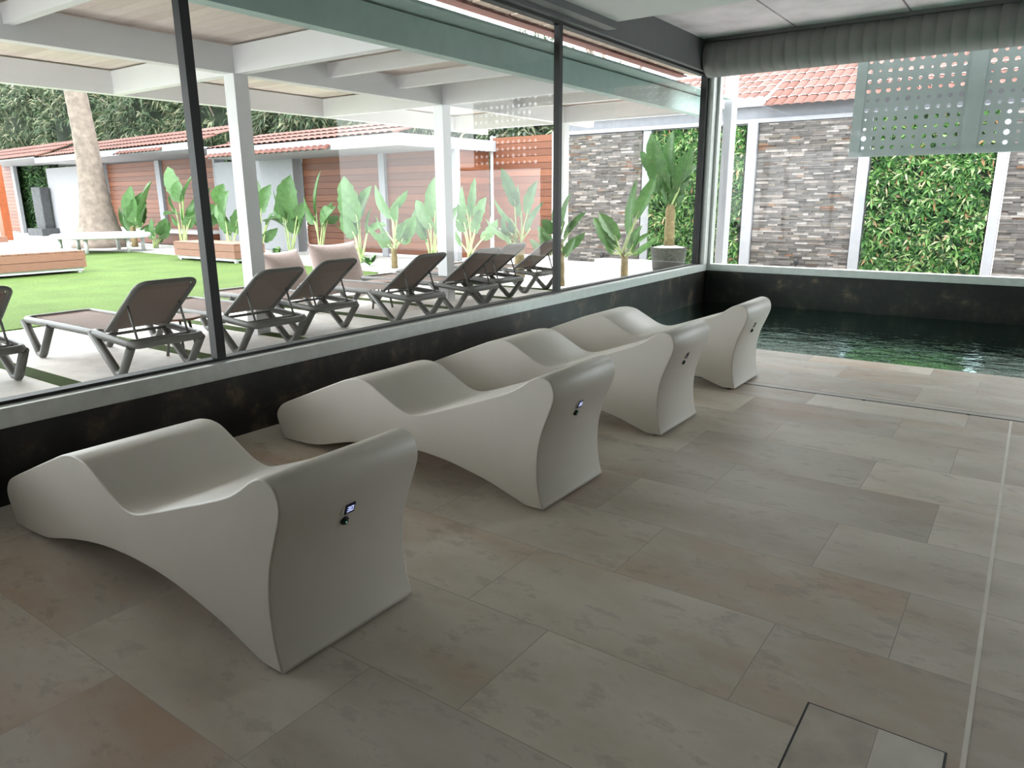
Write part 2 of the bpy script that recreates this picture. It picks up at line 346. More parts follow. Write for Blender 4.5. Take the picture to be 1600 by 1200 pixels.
bm = BM(); box(bm, XW, XR, YF, YF + .22, HEAD + .1, CEIL_Z + .2); struct('trim_4', bm, DARKGREY, label='dark grey header over the far glazing')

# left glazing
GX = XW - .11
w1 = empty('window_1', (GX, 3.8, SILL0)); tag(w1, 'long glass wall on the left with two black mullions', kind='structure')
def child(name, bm, m, parent, smooth=False, label=None):
    """bm is in world coordinates; parent has translation / z-rotation only"""
    Mi = parent.matrix_basis.inverted()
    for v in bm.verts: v.co = Mi @ v.co
    o = obj(name, bm, m, parent, smooth)
    if label: o['label'] = label
    return o
YC = 11.10
bm = BM(); box(bm, GX - .05, XW + .02, YG, YF, SILL0, SILL1, bev=.004); child('sill_frame', bm, ALU, w1)
bm = BM(); box(bm, GX - .04, GX + .045, YG, YC, SILL1, SILL1 + .018); child('bottom_gasket', bm, BLACK, w1, label='black glazing gasket')
bm = BM(); box(bm, GX - .05, XW + .004, YG, YC, HEAD, HEAD + .035); child('head_frame', bm, DARKGREY, w1)
bm = BM(); box(bm, GX - .04, GX + .05, YG, YC, HEAD - .03, HEAD); child('head_gasket', bm, BLACK, w1, label='black glazing gasket')
for y in (2.715, 6.955):
    bm = BM(); box(bm, GX - .02, GX + .05, y - .032, y + .032, SILL1 + .018, HEAD - .03)
    child('mullion', bm, BLACK, w1)
for a, b_ in ((YG, 2.683), (2.747, 6.923), (6.987, YC)):
    bm = BM(); v = [bm.verts.new(p) for p in ((GX, a, SILL1 + .018), (GX, b_, SILL1 + .018), (GX, b_, HEAD - .03), (GX, a, HEAD - .03))]; bm.faces.new(v)
    child('pane', bm, GLASS, w1)
# far glazing
GY = YF + .08
w2 = empty('window_2', (-2, GY, SILL0)); tag(w2, 'wide glazing above the pool with a slim grey frame', kind='structure')
bm = BM(); box(bm, XW + .02, XR, YF - .02, GY + .05, SILL0, SILL1, bev=.004); child('sill_frame', bm, ALU, w2)
bm = BM(); box(bm, XW, XR, YF, GY + .05, HEAD + .05, HEAD + .1); child('head_frame', bm, ALU, w2)
bm = BM(); v = [bm.verts.new(p) for p in ((XW, GY, SILL1), (XR, GY, SILL1), (XR, GY, HEAD + .05), (XW, GY, HEAD + .05))]; bm.faces.new(v); child('pane', bm, GLASSCLEAR, w2)
# corner post
bm = BM(); box(bm, XW - .14, XW + .03, YC + .03, YF + .14, SILL1, HEAD + .05, bev=.004); box(bm, GX - .03, GX + .06, YC - .06, YC + .03, SILL1, HEAD, mi=1); box(bm, XW + .03, XW + .075, YF - .03, YF + .1, SILL1, HEAD + .05, bev=.006)
struct('trim_5', bm, [ALU, BLACK], label='grey aluminium corner post between the glazed walls')

# ventilation duct
du = empty('ventilation_duct', (-.1, YF - .45, 3.47)); tag(du, 'long grey ribbed round duct along the ceiling over the pool', 'duct')
DR = .25
bm = BM(); n = 28; x = XW + .03; prof = []
while x < XR - .02:
    prof += [(x, DR), (x + .006, DR - .008), (x + .010, DR - .008), (x + .016, DR)]; x += .16
prof.append((XR - .01, DR)); rings = []
for x, r in prof: rings.append([bm.verts.new((x - du.location.x, r * math.cos(2 * PI * i / n), r * math.sin(2 * PI * i / n))) for i in range(n)])
for a, b_ in zip(rings, rings[1:]):
    for i in range(n): bm.faces.new((a[i], a[(i + 1) % n], b_[(i + 1) % n], b_[i]))
obj('duct_tube', bm, DUCT, du, smooth=True)
bm = BM(); box(bm, XW + .02, XR - .02, YF - .62, YF - .56, CEIL_Z - .05, CEIL_Z); child('hanging_rail', bm, DARKGREY, du)

# linear drain and access hatch
dr = empty('floor_drain', (-1.9, 6.09, 0)); tag(dr, 'long tiled slot drain across the floor before the pool', 'drain')
bm = BM(); box(bm, XW + .05, 1.6, 6.055, 6.135, .0, .003); child('drain_cover', bm, plain('grey_drain_tile', srgb(186, 178, 170), .5, var=.1), dr)
for y in (6.045, 6.14):
    bm = BM(); box(bm, XW + .05, 1.6, y - .006, y + .006, .0, .0022); child('drain_slot', bm, BLACK, dr)
for x in (-.92, -.22):
    bm = BM(); box(bm, x - .012, x + .012, 6.03, 6.054, .0, .004); child('lifting_notch', bm, BLACK, dr)
ha = empty('access_hatch', (-.195, 1.95, 0)); tag(ha, 'square tiled access hatch with dark edge set in the floor', 'hatch')
bm = BM(); box(bm, -.385, -.002, 1.76, 2.143, .0, .001); child('hatch_frame', bm, BLACK, ha)
bm = BM(); box(bm, -.378, -.182, 1.767, 2.136, .001, .003); child('cover_tile', bm, plain('dark_hatch_tile', srgb(196, 186, 172), .5, var=.16, scale=7), ha)
bm = BM(); box(bm, -.181, -.009, 1.767, 2.136, .001, .003); child('cover_tile', bm, plain('light_hatch_tile', srgb(222, 214, 204), .5, var=.1, scale=7), ha)

# ================================================================== heated loungers
A = [(-1.846, .015), (-1.868, .09), (-1.881, .2), (-1.876, .318), (-1.851, .426), (-1.812, .526), (-1.786, .60), (-1.787, .655), (-1.813, .697), (-1.865, .709), (-1.92, .690), (-1.986, .645), (-2.06, .603), (-2.2, .548), (-2.339, .498), (-2.5, .440), (-2.63, .395), (-2.69, .378), (-2.75, .374), (-2.83, .394), (-2.954, .457), (-3.05, .505), (-3.11, .519), (-3.172, .520), (-3.25, .506), (-3.341, .473), (-3.6, .370), (-3.83, .278), (-3.905, .238), (-3.945, .19), (-3.95, .145), (-3.925, .08), (-3.895, .018)]
Bq = [(-3.78, .015), (-3.567, .03), (-3.317, .094), (-3.072, .142), (-2.881, .162), (-2.665, .166), (-2.47, .150), (-2.293, .117), (-2.161, .085), (-2.053, .048), (-1.955, .016)]
LW = .63
def lounger_body():
    pts = catmull(A, 4) + catmull(Bq, 3); N = len(pts)
    nor = []
    for i in range(N):
        t = Vector(pts[(i + 1) % N]) - Vector(pts[i - 1]); nor.append(Vector((t.y, -t.x)).normalized())
    # outward check
    bmx = BM(); rings = []; e = .007
    for y, ins in ((0, e), (e * .3, e * .3), (e, 0), (LW - e, 0), (LW - e * .3, e * .3), (LW, e)):
        rings.append([bmx.verts.new((p[0] + 1.85 + nv.x * s * ins, y, p[1] + nv.y * s * ins)) for p, nv in zip(pts, nor) for s in (SIGN,)])
    for a, b_ in zip(rings, rings[1:]):
        for i in range(N):
            f = bmx.faces.new((a[i], a[(i + 1) % N], b_[(i + 1) % N], b_[i])); f.smooth = True
    bmx.faces.new(rings[0]); bmx.faces.new(rings[-1][::-1]); return bmx
SIGN = -1
area = sum(a[0] * b_[1] - b_[0] * a[1] for a, b_ in zip(A + Bq, (A + Bq)[1:] + A[:1]))
SIGN = -1 if area > 0 else 1      # inset towards the inside
SEG = {'0': 'abcdef', '3': 'abgcd', '2': 'abged'}
def digit(bmx, ch, y0, z0, w_, h, t, d):
    R = {'a': (0, h - t, w_, t), 'g': (0, (h - t) / 2, w_, t), 'd': (0, 0, w_, t), 'f': (0, h / 2, t, h / 2), 'b': (w_ - t, h / 2, t, h / 2), 'e': (0, 0, t, h / 2), 'c': (w_ - t, 0, t, h / 2)}
    for s in SEG[ch]:
        a, b_, c, e = R[s]; box(bmx, 0, d, y0 + a, y0 + a + c, z0 + b_, z0 + b_ + e)
def heated_lounger(y, label, lit):
    t = empty('heated_lounger', (-1.85, y, 0)); tag(t, label, 'lounger', 'heated loungers in a row on the tiled floor')
    obj('body', lounger_body(), MINERAL, t)
    for fx in (-.06, -1.98):
        for fy in (.06, LW - .06):
            bmx = BM(); cyl(bmx, (fx, fy, 0), .022, .022, 14); obj('foot', bmx, BLACKPL, t)
    # tilted controls on the head end: local frame follows the face
    def plate(z): # x on the face for a height
        P = [p for p in A if .3 < p[1] < .66][:6]
        for p, q in zip(P, P[1:]):
            if p[1] <= z <= q[1]: return p[0] + (q[0] - p[0]) * (z - p[1]) / (q[1] - p[1]) + 1.85
        return 0.03
    def face_m(yy, z):
        d = Vector((plate(z + .02) - plate(z - .02), 0, .04)).normalized(); nrm = Vector((d.z, 0, -d.x))
        return Matrix(((nrm.x, 0, d.x, plate(z)), (0, 1, 0, yy), (nrm.z, 0, d.z, z), (0, 0, 0, 1)))
    M = face_m(.31, .51)
    bmx = BM(); box(bmx, -.003, .004, -.022, .022, -.021, .021, bev=.0015)
    for v in bmx.verts: v.co = M @ v.co
    scr = obj('display', bmx, SCREENBLUE, t)
    bmx = BM(); digit(bmx, '3', -.014, -.011, .012, .022, .0026, .0055); digit(bmx, '0', .002, -.011, .012, .022, .0026, .0055)
    for v in bmx.verts: v.co = M @ v.co
    obj('digits', bmx, LIT if lit else DIGITOFF, scr)
    bmx = BM(); n = 20
    M2 = face_m(.277, .51)
    box(bmx, -.002, .0035, -.008, .008, -.014, .014, bev=.003)
    for v in bmx.verts: v.co = M2 @ v.co
    obj('sensor_cap', bmx, MINERAL, t)
    M3 = face_m(.298, .463) @ Matrix.Rotation(PI / 2, 4, 'Y')
    bmx = BM(); lathe(bmx, (0, 0, 0), [(.017, -.002), (.017, .005), (.014, .007), (.013, .005)], 22)
    for v in bmx.verts: v.co = M3 @ v.co
    btn = obj('power_button', bmx, BLACKPL, t)
    bmx = BM(); lathe(bmx, (0, 0, 0), [(.0125, .004), (.0125, .010), (.010, .0115)], 22)
    for v in bmx.verts: v.co = M3 @ v.co
    obj('button_cap', bmx, GREENBTN, btn)
    bmx = BM(); lathe(bmx, (0, 0, 0), [(.004, .0113), (.004, .0122)], 12)
    for v in bmx.verts: v.co = M3 @ v.co
    obj('indicator', bmx, GREENLED, btn)
heated_lounger(1.265, 'nearest white heated lounger in the left foreground with lit display', True)
heated_lounger(2.855, 'second white heated lounger from the camera with lit blue display', True)
heated_lounger(4.295, 'third white heated lounger from the camera with unlit display', False)
heated_lounger(5.755, 'farthest white heated lounger standing closest to the pool', False)

# ================================================================== outdoors: ground
bm = BM(); box(bm, -75, 12, YF + .22, 60, -.4, -.012); box(bm, -75, XW - .22, -20, YF + .22, -.4, -.012); struct('ground', bm, GRAVEL, label='white gravel ground of the garden')
ys = [-3.0, -1.6, -.2, 1.15, 2.77, 4.10, 5.27, 6.84, 8.06, 9.4, 10.68, 12.0]
sl = empty('paving', (-7.2, 4.5, 0)); tag(sl, 'pale paving slabs with turf strips between', kind='structure')
for a, b_ in zip(ys, ys[1:]):
    bm = BM(); box(bm, -10.2, XW - .23, a + .085, b_ - .085, -.012, 0); child('slab', bm, SLAB, sl)
bm = BM()
for y in ys[:-1]: box(bm, -10.2, XW - .23, y - .085, y + .085, -.012, .006)
g = child('turf_strip', bm, STRIPGRASS, sl)
bm = BM(); box(bm, -11.4, XW - .23, 12.0 - .08, 15.9, -.012, .012); struct('terrace', bm, SLAB, label='pale terrace before the stone wall')
# lawn
bm = BM(); e = [(-10.25, -6), (-10.25, 9.6), (-11.6, 11.3), (-14, 11.5), (-19, 11.75), (-22.5, 11.9), (-25.2, 11.45), (-28, 9.6), (-31, 8.8), (-40, 8.4), (-55, 8.2), (-55, -6)]
top = [bm.verts.new((x, y, .012)) for x, y in e]; bot = [bm.verts.new((x, y, -.01)) for x, y in e]
bm.faces.new(top); bm.faces.new(bot[::-1])
for i in range(len(e)): bm.faces.new((top[i], top[(i + 1) % len(e)], bot[(i + 1) % len(e)], bot[i]))
struct('lawn', bm, LAWN, label='bright green lawn')
bm = BM(); box(bm, -46, -31, 12.6, 16, -.01, .02); struct('path', bm, SLAB, label='grey path before the far garden building')

# ================================================================== sun loungers
def sun_lounger_proto():
    t = empty('sun_lounger'); W = .33
    bmx = BM()
    loop = [(-1.86, -W, .37), (-1.3, -W, .375), (-.4, -W, .372), (.30, -W, .325), (.30, W, .325), (-.4, W, .372), (-1.3, W, .375), (-1.86, W, .37)]
    loop = [Vector(p) for p in loop]; L = bend([(loop[0] + loop[-1]) / 2] + loop + [(loop[0] + loop[-1]) / 2], .09, 4)
    sweep(bmx, L[:-1], .062, .07, 10, closed=True)
    obj('frame', bmx, FRAMEPL, t)
    for s in (-1, 1):
        y = s * (W + .005)
        for P in ([(-.42, y, .375), (-.03, y, .035), (.04, y, .035), (.26, y, .31)], [(-1.85, y, .36), (-1.60, y, .035), (-1.53, y, .035), (-1.26, y, .36)]):
            bmx = BM(); sweep(bmx, bend(P, .02, 3), .075, .07, 8, sq=True); obj('leg', bmx, FRAMEPL, t)
    bmx = BM(); n, k = 16, 8; V = []
    for i in range(n + 1):
        x = -1.80 + 1.58 * i / n
        V.append([bmx.verts.new((x, -.30 + .60 * j / k, .392 - .03 * math.sin(PI * j / k) * math.sin(PI * i / n) + (.02 * (i / n) if i > n - 3 else 0))) for j in range(k + 1)])
    for i in range(n):
        for j in range(k): bmx.faces.new((V[i][j], V[i + 1][j], V[i + 1][j + 1], V[i][j + 1]))
    bmesh.ops.solidify(bmx, geom=bmx.faces[:], thickness=.008); obj('seat_sling', bmx, SLING, t, smooth=True)
    bmx = BM(); H0, H1 = Vector((-.22, 0, .40)), Vector((.40, 0, .865))
    q = [H0 + Vector((0, -.285, 0)), H1 + Vector((0, -.27, 0)), H1 + Vector((0, .27, 0)), H0 + Vector((0, .285, 0))]
    sweep(bmx, bend([q[0], q[1], q[2], q[3]], .10, 5), .05, .04, 10, up=Vector((.6, 0, -.8)));
    bk = obj('backrest_frame', bmx, FRAMEPL, t)
    bmx = BM(); V = []
    nrm = Vector((-(H1 - H0).z, 0, (H1 - H0).x)).normalized()
    for i in range(11):
        c = H0.lerp(H1, i / 10 * .985); hw = .27 - .02 * i / 10 - (.05 if i == 10 else 0)
        V.append([bmx.verts.new(c + Vector((0, -hw + 2 * hw * j / 8, 0)) - nrm * .02 * math.sin(PI * j / 8) * math.sin(PI * i / 10)) for j in range(9)])
    for i in range(10):
        for j in range(8): bmx.faces.new((V[i][j], V[i + 1][j], V[i + 1][j + 1], V[i][j + 1]))
    bmesh.ops.solidify(bmx, geom=bmx.faces[:], thickness=.008); obj('backrest_sling', bmx, SLINGSHADED, bk, smooth=True)
    for s in (-1, 1):
        bmx = BM(); sweep(bmx, [(.10, s * .24, .66), (.20, s * .24, .36)], .022, .022, 8); obj('prop_bar', bmx, FRAMEPL, t)
    for x, z in ((-.30, .35), (.12, .335), (-1.35, .35)):
        bmx = BM(); sweep(bmx, [(x, -W, z), (x, W, z)], .04, .03, 8); obj('cross_bar', bmx, FRAMEPL, t)
    return t
P0 = sun_lounger_proto()
spots = [(-7.28, 2.24, 'dark sun lounger cut off by the left edge of the view'), (-6.58, 3.475, 'dark sun lounger alone in front of the lawn, left of the first black mullion'),
         (-6.56, 4.68, 'dark sun lounger directly right of the first black mullion'), (-6.92, 5.76, 'dark sun lounger before the right pink cushion, beside the lounger at the mullion'),
         (-6.59, 7.0, 'dark sun lounger standing left of the second pergola post'), (-6.56, 8.15, 'dark sun lounger right in front of the second pergola post'),
         (-6.83, 9.20, 'dark sun lounger second from the second black mullion'), (-6.90, 10.40, 'farthest dark sun lounger, touching the second black mullion in view')]
for i, (x, y, lab) in enumerate(spots):
    o = P0 if i == 0 else copy_thing(P0)
    o.location = (x, y, 0.0); tag(o, lab, 'sun lounger', 'sun loungers on the paving slabs')

# side tables
def side_table(x, y, label):
    t = empty('side_table', (x, y, 0)); tag(t, label, 'table', 'wooden side tables between the sun loungers')
    bmx = BM(); lathe(bmx, (0, 0, .365), [(.20, 0), (.215, .006), (.215, .02), (.205, .026)], 28); obj('table_top', bmx, BENCHWOOD, t)
    for k in range(3):
        a = k * 2 * PI / 3 + .5; bmx = BM(); sweep(bmx, [(.17 * math.cos(a), .17 * math.sin(a), 0), (.10 * math.cos(a), .10 * math.sin(a), .366)], .03, .03, 8); obj('leg', bmx, FRAMEPL, t)
side_table(-7.12, 4.07, 'small round wooden side table right of the lounger in front of the lawn')
side_table(-7.75, 7.575, 'small round side table half hidden under the lounger left of the second post')

# floor cushions
def cushion(p, w_, h, rz, label):
    t = empty('floor_cushion', p, rz); tag(t, label, 'cushion', 'pink floor cushions on the lawn edge')
    bmx = BM(); n = 18; F, Bk = [], []
    for i in range(n + 1):
        r1, r2 = [], []
        for j in range(n + 1):
            u, v = 2 * i / n - 1, 2 * j / n - 1
            th = .24 * ((1 - abs(u) ** 2.6) * (1 - abs(v) ** 2.6)) ** .55
            pinch = 1 - .10 * (1 - v * v) * abs(u) ** 3; pz = 1 - .10 * (1 - u * u) * abs(v) ** 3
            X, Z = u * w_ / 2 * pinch, h / 2 + v * h / 2 * pz
            r1.append(bmx.verts.new((X, -th * (1.15 - .25 * v) + .12 * v, Z))); r2.append(bmx.verts.new((X, th * .9 + .12 * v, Z)) if 0 < i < n and 0 < j < n else r1[-1])
        F.append(r1); Bk.append(r2)
    for g, rev in ((F, 0), (Bk, 1)):
        for i in range(n):
            for j in range(n):
                q = [g[i][j], g[i + 1][j], g[i + 1][j + 1], g[i][j + 1]]; q = q[::-1] if rev else q
                if len(set(q)) == 4:
                    try: bmx.faces.new(q)
                    except ValueError: pass
    obj('cover', bmx, CUSHION, t, smooth=True)
cushion((-9.3, 7.08, .012), .82, .80, PI / 2 + .1, 'left pink floor cushion, beside the first pergola post')
cushion((-9.35, 8.18, .012), .98, .86, PI / 2 - .05, 'right and larger pink floor cushion behind the sun loungers')

# ================================================================== pergola
pg = empty('pergola', (-7.45, 7.1, 0)); tag(pg, 'white timber pergola with square posts over the sun loungers', 'pergola')
BZ0, BZ1 = 2.89, 3.17; PX, PXF, PXN = -7.45, -10.05, -4.97
PY = [-2.0, 1.62, 5.25, 8.72, 12.15]; YA, YZ = -5.0, 13.2
def pbox(name, m, *a): bmx = BM(); box(bmx, *a); return child(name, bmx, m, pg)
for x, n in ((PX, 'main_beam'), (PXF, 'outer_beam')): pbox(n, PERGWHITE, x - .07, x + .07, YA, YZ, BZ0, BZ1)
o = pbox('inner_beam', SHADETINT, PXN - .07, PXN + .07, YA, YZ, BZ0, BZ1); o['label'] = 'white beam along the glass wall, its shade painted in green-grey'
for y in PY:
    pbox('post', PERGWHITE, PX - .09, PX + .09, y - .09, y + .09, 0, BZ0)
    pbox('cross_beam', PERGWHITE, PXN - .07, PX + .07, y - .06, y + .06, BZ0, BZ1)
    pbox('cross_beam', PERGWHITE, PX - .07, PXF + .07, y - .06, y + .06, BZ0, BZ1)
for y in (-.2, 3.02, 6.55, 7.75, 10.6):
    pbox('joist', PERGWHITE, PXN - .07, PX + .07, y - .04, y + .04, BZ0 + .12, BZ1 + .0)
for a, b_, m in ((PXF - .3, PX, WHITEWASH), (PX, PXN - .07, WHITEWASH), (PXN - .07, -4.64, SHADETINT)):
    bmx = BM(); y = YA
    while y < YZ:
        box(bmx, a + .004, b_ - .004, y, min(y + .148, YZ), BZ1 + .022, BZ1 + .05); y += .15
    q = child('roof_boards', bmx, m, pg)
    if m is SHADETINT: q['label'] = 'pale roof boards next to the building, their shade painted in green-grey'

# the building's own tiled eave outside the header
def tile_sheet(bmx, s0, s1, F, rows=3, per=.24, amp=.05, over=.03):
    """F(s,u) -> (pos, up) with u 0 at the eave .. 1 at the ridge; one half-barrel per tile"""
    n = max(1, int(round((s1 - s0) / per))); step = (s1 - s0) / n
    for r in range(rows):
        for i in range(n):
            g = []
            for k in range(7):
                a = PI * k / 6; s = s0 + step * (i + .5) - step * .5 * math.cos(a) * 1.02
                col = []
                for u in (r / rows, (r + 1) / rows + .02):
                    p, up = F(s, min(u, 1.02)); col.append(bmx.verts.new(p + up * (amp * math.sin(a) + (over if u == r / rows else 0))))
                g.append(col)
            for k in range(6):
                f = bmx.faces.new((g[k][0], g[k + 1][0], g[k + 1][1], g[k][1])); f.smooth = True
ea = empty('roof_eave', (-4.7, 4, HEAD + .2)); tag(ea, 'terracotta tiled eave of the building above the glass wall', 'roof')
bmx = BM(); tile_sheet(bmx, YB, 12.2, lambda s, u: (Vector((-5.28 + .20 * u, s, 3.50 + .03 * u)), Vector((0, 0, 1))), 1, .22, .045, .0)
child('tile_row', bmx, TILE, ea)
bmx = BM(); box(bmx, -5.24, -5.07, YB, 12.2, 3.475, 3.495); child('eave_board', bmx, TILE, ea)
bmx = BM(); box(bmx, -4.93, -4.36, YB, 12.2, 3.505, 3.54); y = YB
while y < 12.2:
    wd = random.choice((.05, .09, .16, .3, .12)); box(bmx, -5.06, -4.93, y, y + wd, 3.505, 3.54); y += wd + random.choice((.02, .03, .05))
child('soffit_boards', bmx, plain('weathered_soffit', srgb(150, 138, 124), .8, var=.15), ea)

# ================================================================== far garden wall (stone, planting, white posts)
GW = 16.2
def stone_panel(x0, x1, z1, label):
    t = empty('stone_wall', ((x0 + x1) / 2, GW, 0)); tag(t, label, 'wall', 'split stone wall panels at the end of the garden')
    bmx = BM(); box(bmx, x0, x1, GW + .02, GW + .2, 0, z1); child('backing', bmx, CONCRETE, t)
    bmx = BM(); z = 0
    while z < z1 - .01:
        h = random.choice((.03, .04, .05, .05)); x = x0
        while x < x1 - .005:
            l = random.uniform(.10, .34); e = min(x + l, x1)
            if x1 - e < .05: e = x1
            box(bmx, x, e - .002, GW - random.uniform(.004, .035), GW + .03, z, min(z + h, z1) - .002); x = e
        z += h
    child('stone_cladding', bmx, STONE, t)
def leaf_quad(bmx, p, d, n, L, W, droop=.25):
    s = d.cross(n); 
    if s.length < 1e-4: return
    s.normalize(); m = p + d * L * .5 + n * L * .06
    e = p + d * L - Vector((0, 0, droop * L)) * .5
    a, b_, c, f = bmx.verts.new(p), bmx.verts.new(m + s * W * .5), bmx.verts.new(e), bmx.verts.new(m - s * W * .5)
    bmx.faces.new((a, b_, c, f))
def green_panel(x0, x1, z1, label, Y=GW, seed=1, dens=150, L=(.08, .22), mat=None):
    R = random.Random(seed)
    t = empty('vertical_garden', ((x0 + x1) / 2, Y, 0)); tag(t, label, 'plant wall', 'planted green wall panels')
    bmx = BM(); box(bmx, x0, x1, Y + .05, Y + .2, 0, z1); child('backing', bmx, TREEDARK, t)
    bmx = BM()
    for _ in range(int((x1 - x0) * z1 * dens)):
        c = Vector((R.uniform(x0 + .03, x1 - .03), Y + .05 - R.uniform(0, .1), R.uniform(.03, z1 - .04)))
        k = R.randint(5, 9); l = R.uniform(*L)
        for i in range(k):
            a = 2 * PI * i / k + R.uniform(-.3, .3); d = Vector((math.cos(a), -R.uniform(.35, 1.0), math.sin(a))).normalized()
            leaf_quad(bmx, c, d, Vector((0, -1, 0)), l * R.uniform(.7, 1.2), l * R.uniform(.13, .3), R.uniform(0, .5))
    for v in bmx.verts: v.co.x = min(max(v.co.x, x0 + .005), x1 - .005); v.co.z = min(max(v.co.z, .01), z1)
    o = child('foliage', bmx, mat or LEAFWALL, t); o['kind'] = 'stuff'
def white_post(x0, x1, z1, label, Y=GW - .1):
    bmx = BM(); box(bmx, x0, x1, Y, Y + .28, 0, z1, bev=.008); o = obj('garden_post', bmx, RENDER); tag(o, label, 'post', 'white posts of the garden wall')
ZT = 3.05; ZP = 3.03
stone_panel(-9.95, -7.76, ZP, 'grey split stone wall seen through the left glazing')
green_panel(-7.51, -5.31, ZP, 'leafy green wall panel behind the potted plant', seed=3)
white_post(-7.73, -7.53, ZT, 'white garden post between stone wall and green wall behind the potted plant', GW - .02)
white_post(-5.29, -5.08, ZT, 'white garden post left of the middle stone wall panel')
stone_panel(-5.06, -3.08, ZP, 'grey split stone wall panel left of the perforated screen')
white_post(-3.06, -2.86, ZT, 'white garden post between middle stone panel and green wall')
green_panel(-2.84, -.77, ZP, 'leafy green wall panel under the perforated screen', seed=5)
white_post(-.75, -.60, ZT, 'white garden post at the right of the green wall under the screen')
stone_panel(-.58, 1.9, ZP, 'grey split stone wall cut off by the right edge of the view')
x = at_y(1125, 410, 13.4).x
white_post(x - .075, x + .075, 4.1, 'tall white post just outside the room corner', 13.3)
# roof over the garden wall
gr = empty('garden_wall_roof', (-4, GW, ZT)); tag(gr, 'terracotta tiled roof strip with white fascia over the stone wall', 'roof')
bmx = BM(); box(bmx, -10.0, 2.2, GW - .06, GW + .3, ZT, ZT + .08); child('wall_cap', bmx, RENDER, gr)
bmx = BM(); box(bmx, -10.0, 2.2, GW - .01, GW + .3, ZT + .08, ZT + .36); child('upper_wall', bmx, plain('pale_grey_render', srgb(120, 122, 127), .8), gr)
bmx = BM(); box(bmx, -10.0, -4.97, GW - .16, GW - .02, ZT + .33, ZT + .43); child('fascia', bmx, WHITE, gr)
bmx = BM(); tile_sheet(bmx, -10.0, -4.95, lambda s, u: (Vector((s, GW - .22 + 1.9 * u, ZT + .45 + .80 * u)), Vector((0, -.4, 1)).normalized()), 5, .2, .03, .02)
tile_sheet(bmx, -4.95, 2.2, lambda s, u: (Vector((s, GW - .34 + 2.0 * u, ZT + .26 + 1.0 * u)), Vector((0, -.4, 1)).normalized()), 5, .2, .03, .02)
child('tiles', bmx, TILE, gr)
bmx = BM(); box(bmx, -10.0, 2.2, GW - .02, GW + 1.0, ZT + .36, ZT + .44); child('roof_deck', bmx, WOOD, gr)
for px, py, lab in ((940, 405, 'black garden spotlight at the foot of the left stone wall'), (1243, 414, 'black garden spotlight at the foot of the middle stone panel')):
    p = at_y(px, py, GW - .12); t = empty('garden_spotlight', (p.x, p.y, 0)); tag(t, lab, 'spotlight', 'garden spotlights')
    bmx = BM(); cyl(bmx, (0, 0, 0), .014, max(.1, p.z), 10); obj('spike', bmx, BLACKPL, t)
    bmx = BM(); cyl(bmx, (0, 0, max(.1, p.z)), .045, .14, 14); obj('lamp_head', bmx, BLACKPL, t)

# ================================================================== perforated screen outside the far glazing
SY = 11.95
ps = empty('perforated_screen', (-1.3, SY, 2.6)); tag(ps, 'grey perforated steel screen hanging outside the far glazing', 'screen')
pl, pb = at_y(1326, 246, SY), at_y(1600, 240, SY)
sx0, sz0, sz1 = pl.x, pl.z, 3.62
def perforated(bmx, x0, z0, nx, nz, cell, y, rad):
    for i in range(nx):
        for j in range(nz):
            cx, cz = x0 + cell * (i + .5), z0 + cell * (j + .5); r = rad(i, j); n = 16; inn, outv = [], []
            for k in range(n):
                a = 2 * PI * k / n + PI / 4; c, d = math.cos(a), math.sin(a); m = max(abs(c), abs(d))
                inn.append(bmx.verts.new((cx + r * c, y, cz + r * d))); outv.append(bmx.verts.new((cx + cell * .5 * c / m, y, cz + cell * .5 * d / m)))
            for k in range(n): bmx.faces.new((outv[k], outv[(k + 1) % n], inn[(k + 1) % n], inn[k]))
    bmesh.ops.remove_doubles(bmx, verts=bmx.verts, dist=.0005)
    bmesh.ops.solidify(bmx, geom=bmx.faces[:], thickness=.004)
R = random.Random(4); cell = .128
for k, (xo, nx) in enumerate(((.13, 10), (1.60, 12))):
    bmx = BM(); perforated(bmx, sx0 + xo - .02, sz0 + .06, nx, 10, cell, SY, lambda i, j: R.choice((.022, .026, .03, .036)) if R.random() > .05 else .014)
    child('perforated_sheet', bmx, SCREENMETAL, ps)
bmx = BM()
box(bmx, sx0, sx0 + 3.5, SY - .03, SY + .03, sz0, sz0 + .06); box(bmx, sx0, sx0 + .13, SY - .02, SY + .02, sz0 + .06, sz1)
box(bmx, sx0 + .11 + 1.28, sx0 + 1.58, SY - .02, SY + .02, sz0 + .06, sz1); box(bmx, sx0 + .11, sx0 + 3.5, SY - .02, SY + .02, sz0 + .06 + 1.28, sz1)
child('screen_frame', bmx, SCREENMETAL, ps)
bmx = BM(); box(bmx, sx0 + .62, sx0 + .635, SY + .03, SY + .05, sz0 + .06, sz1); child('back_rod', bmx, WHITE, ps)
bmx = BM()
for xx in (sx0 + .07, sx0 + 1.5, sx0 + 3.3): box(bmx, xx - .02, xx + .02, YF + .22, SY, sz1 - .04, sz1)
child('bracket', bmx, SCREENMETAL, ps)

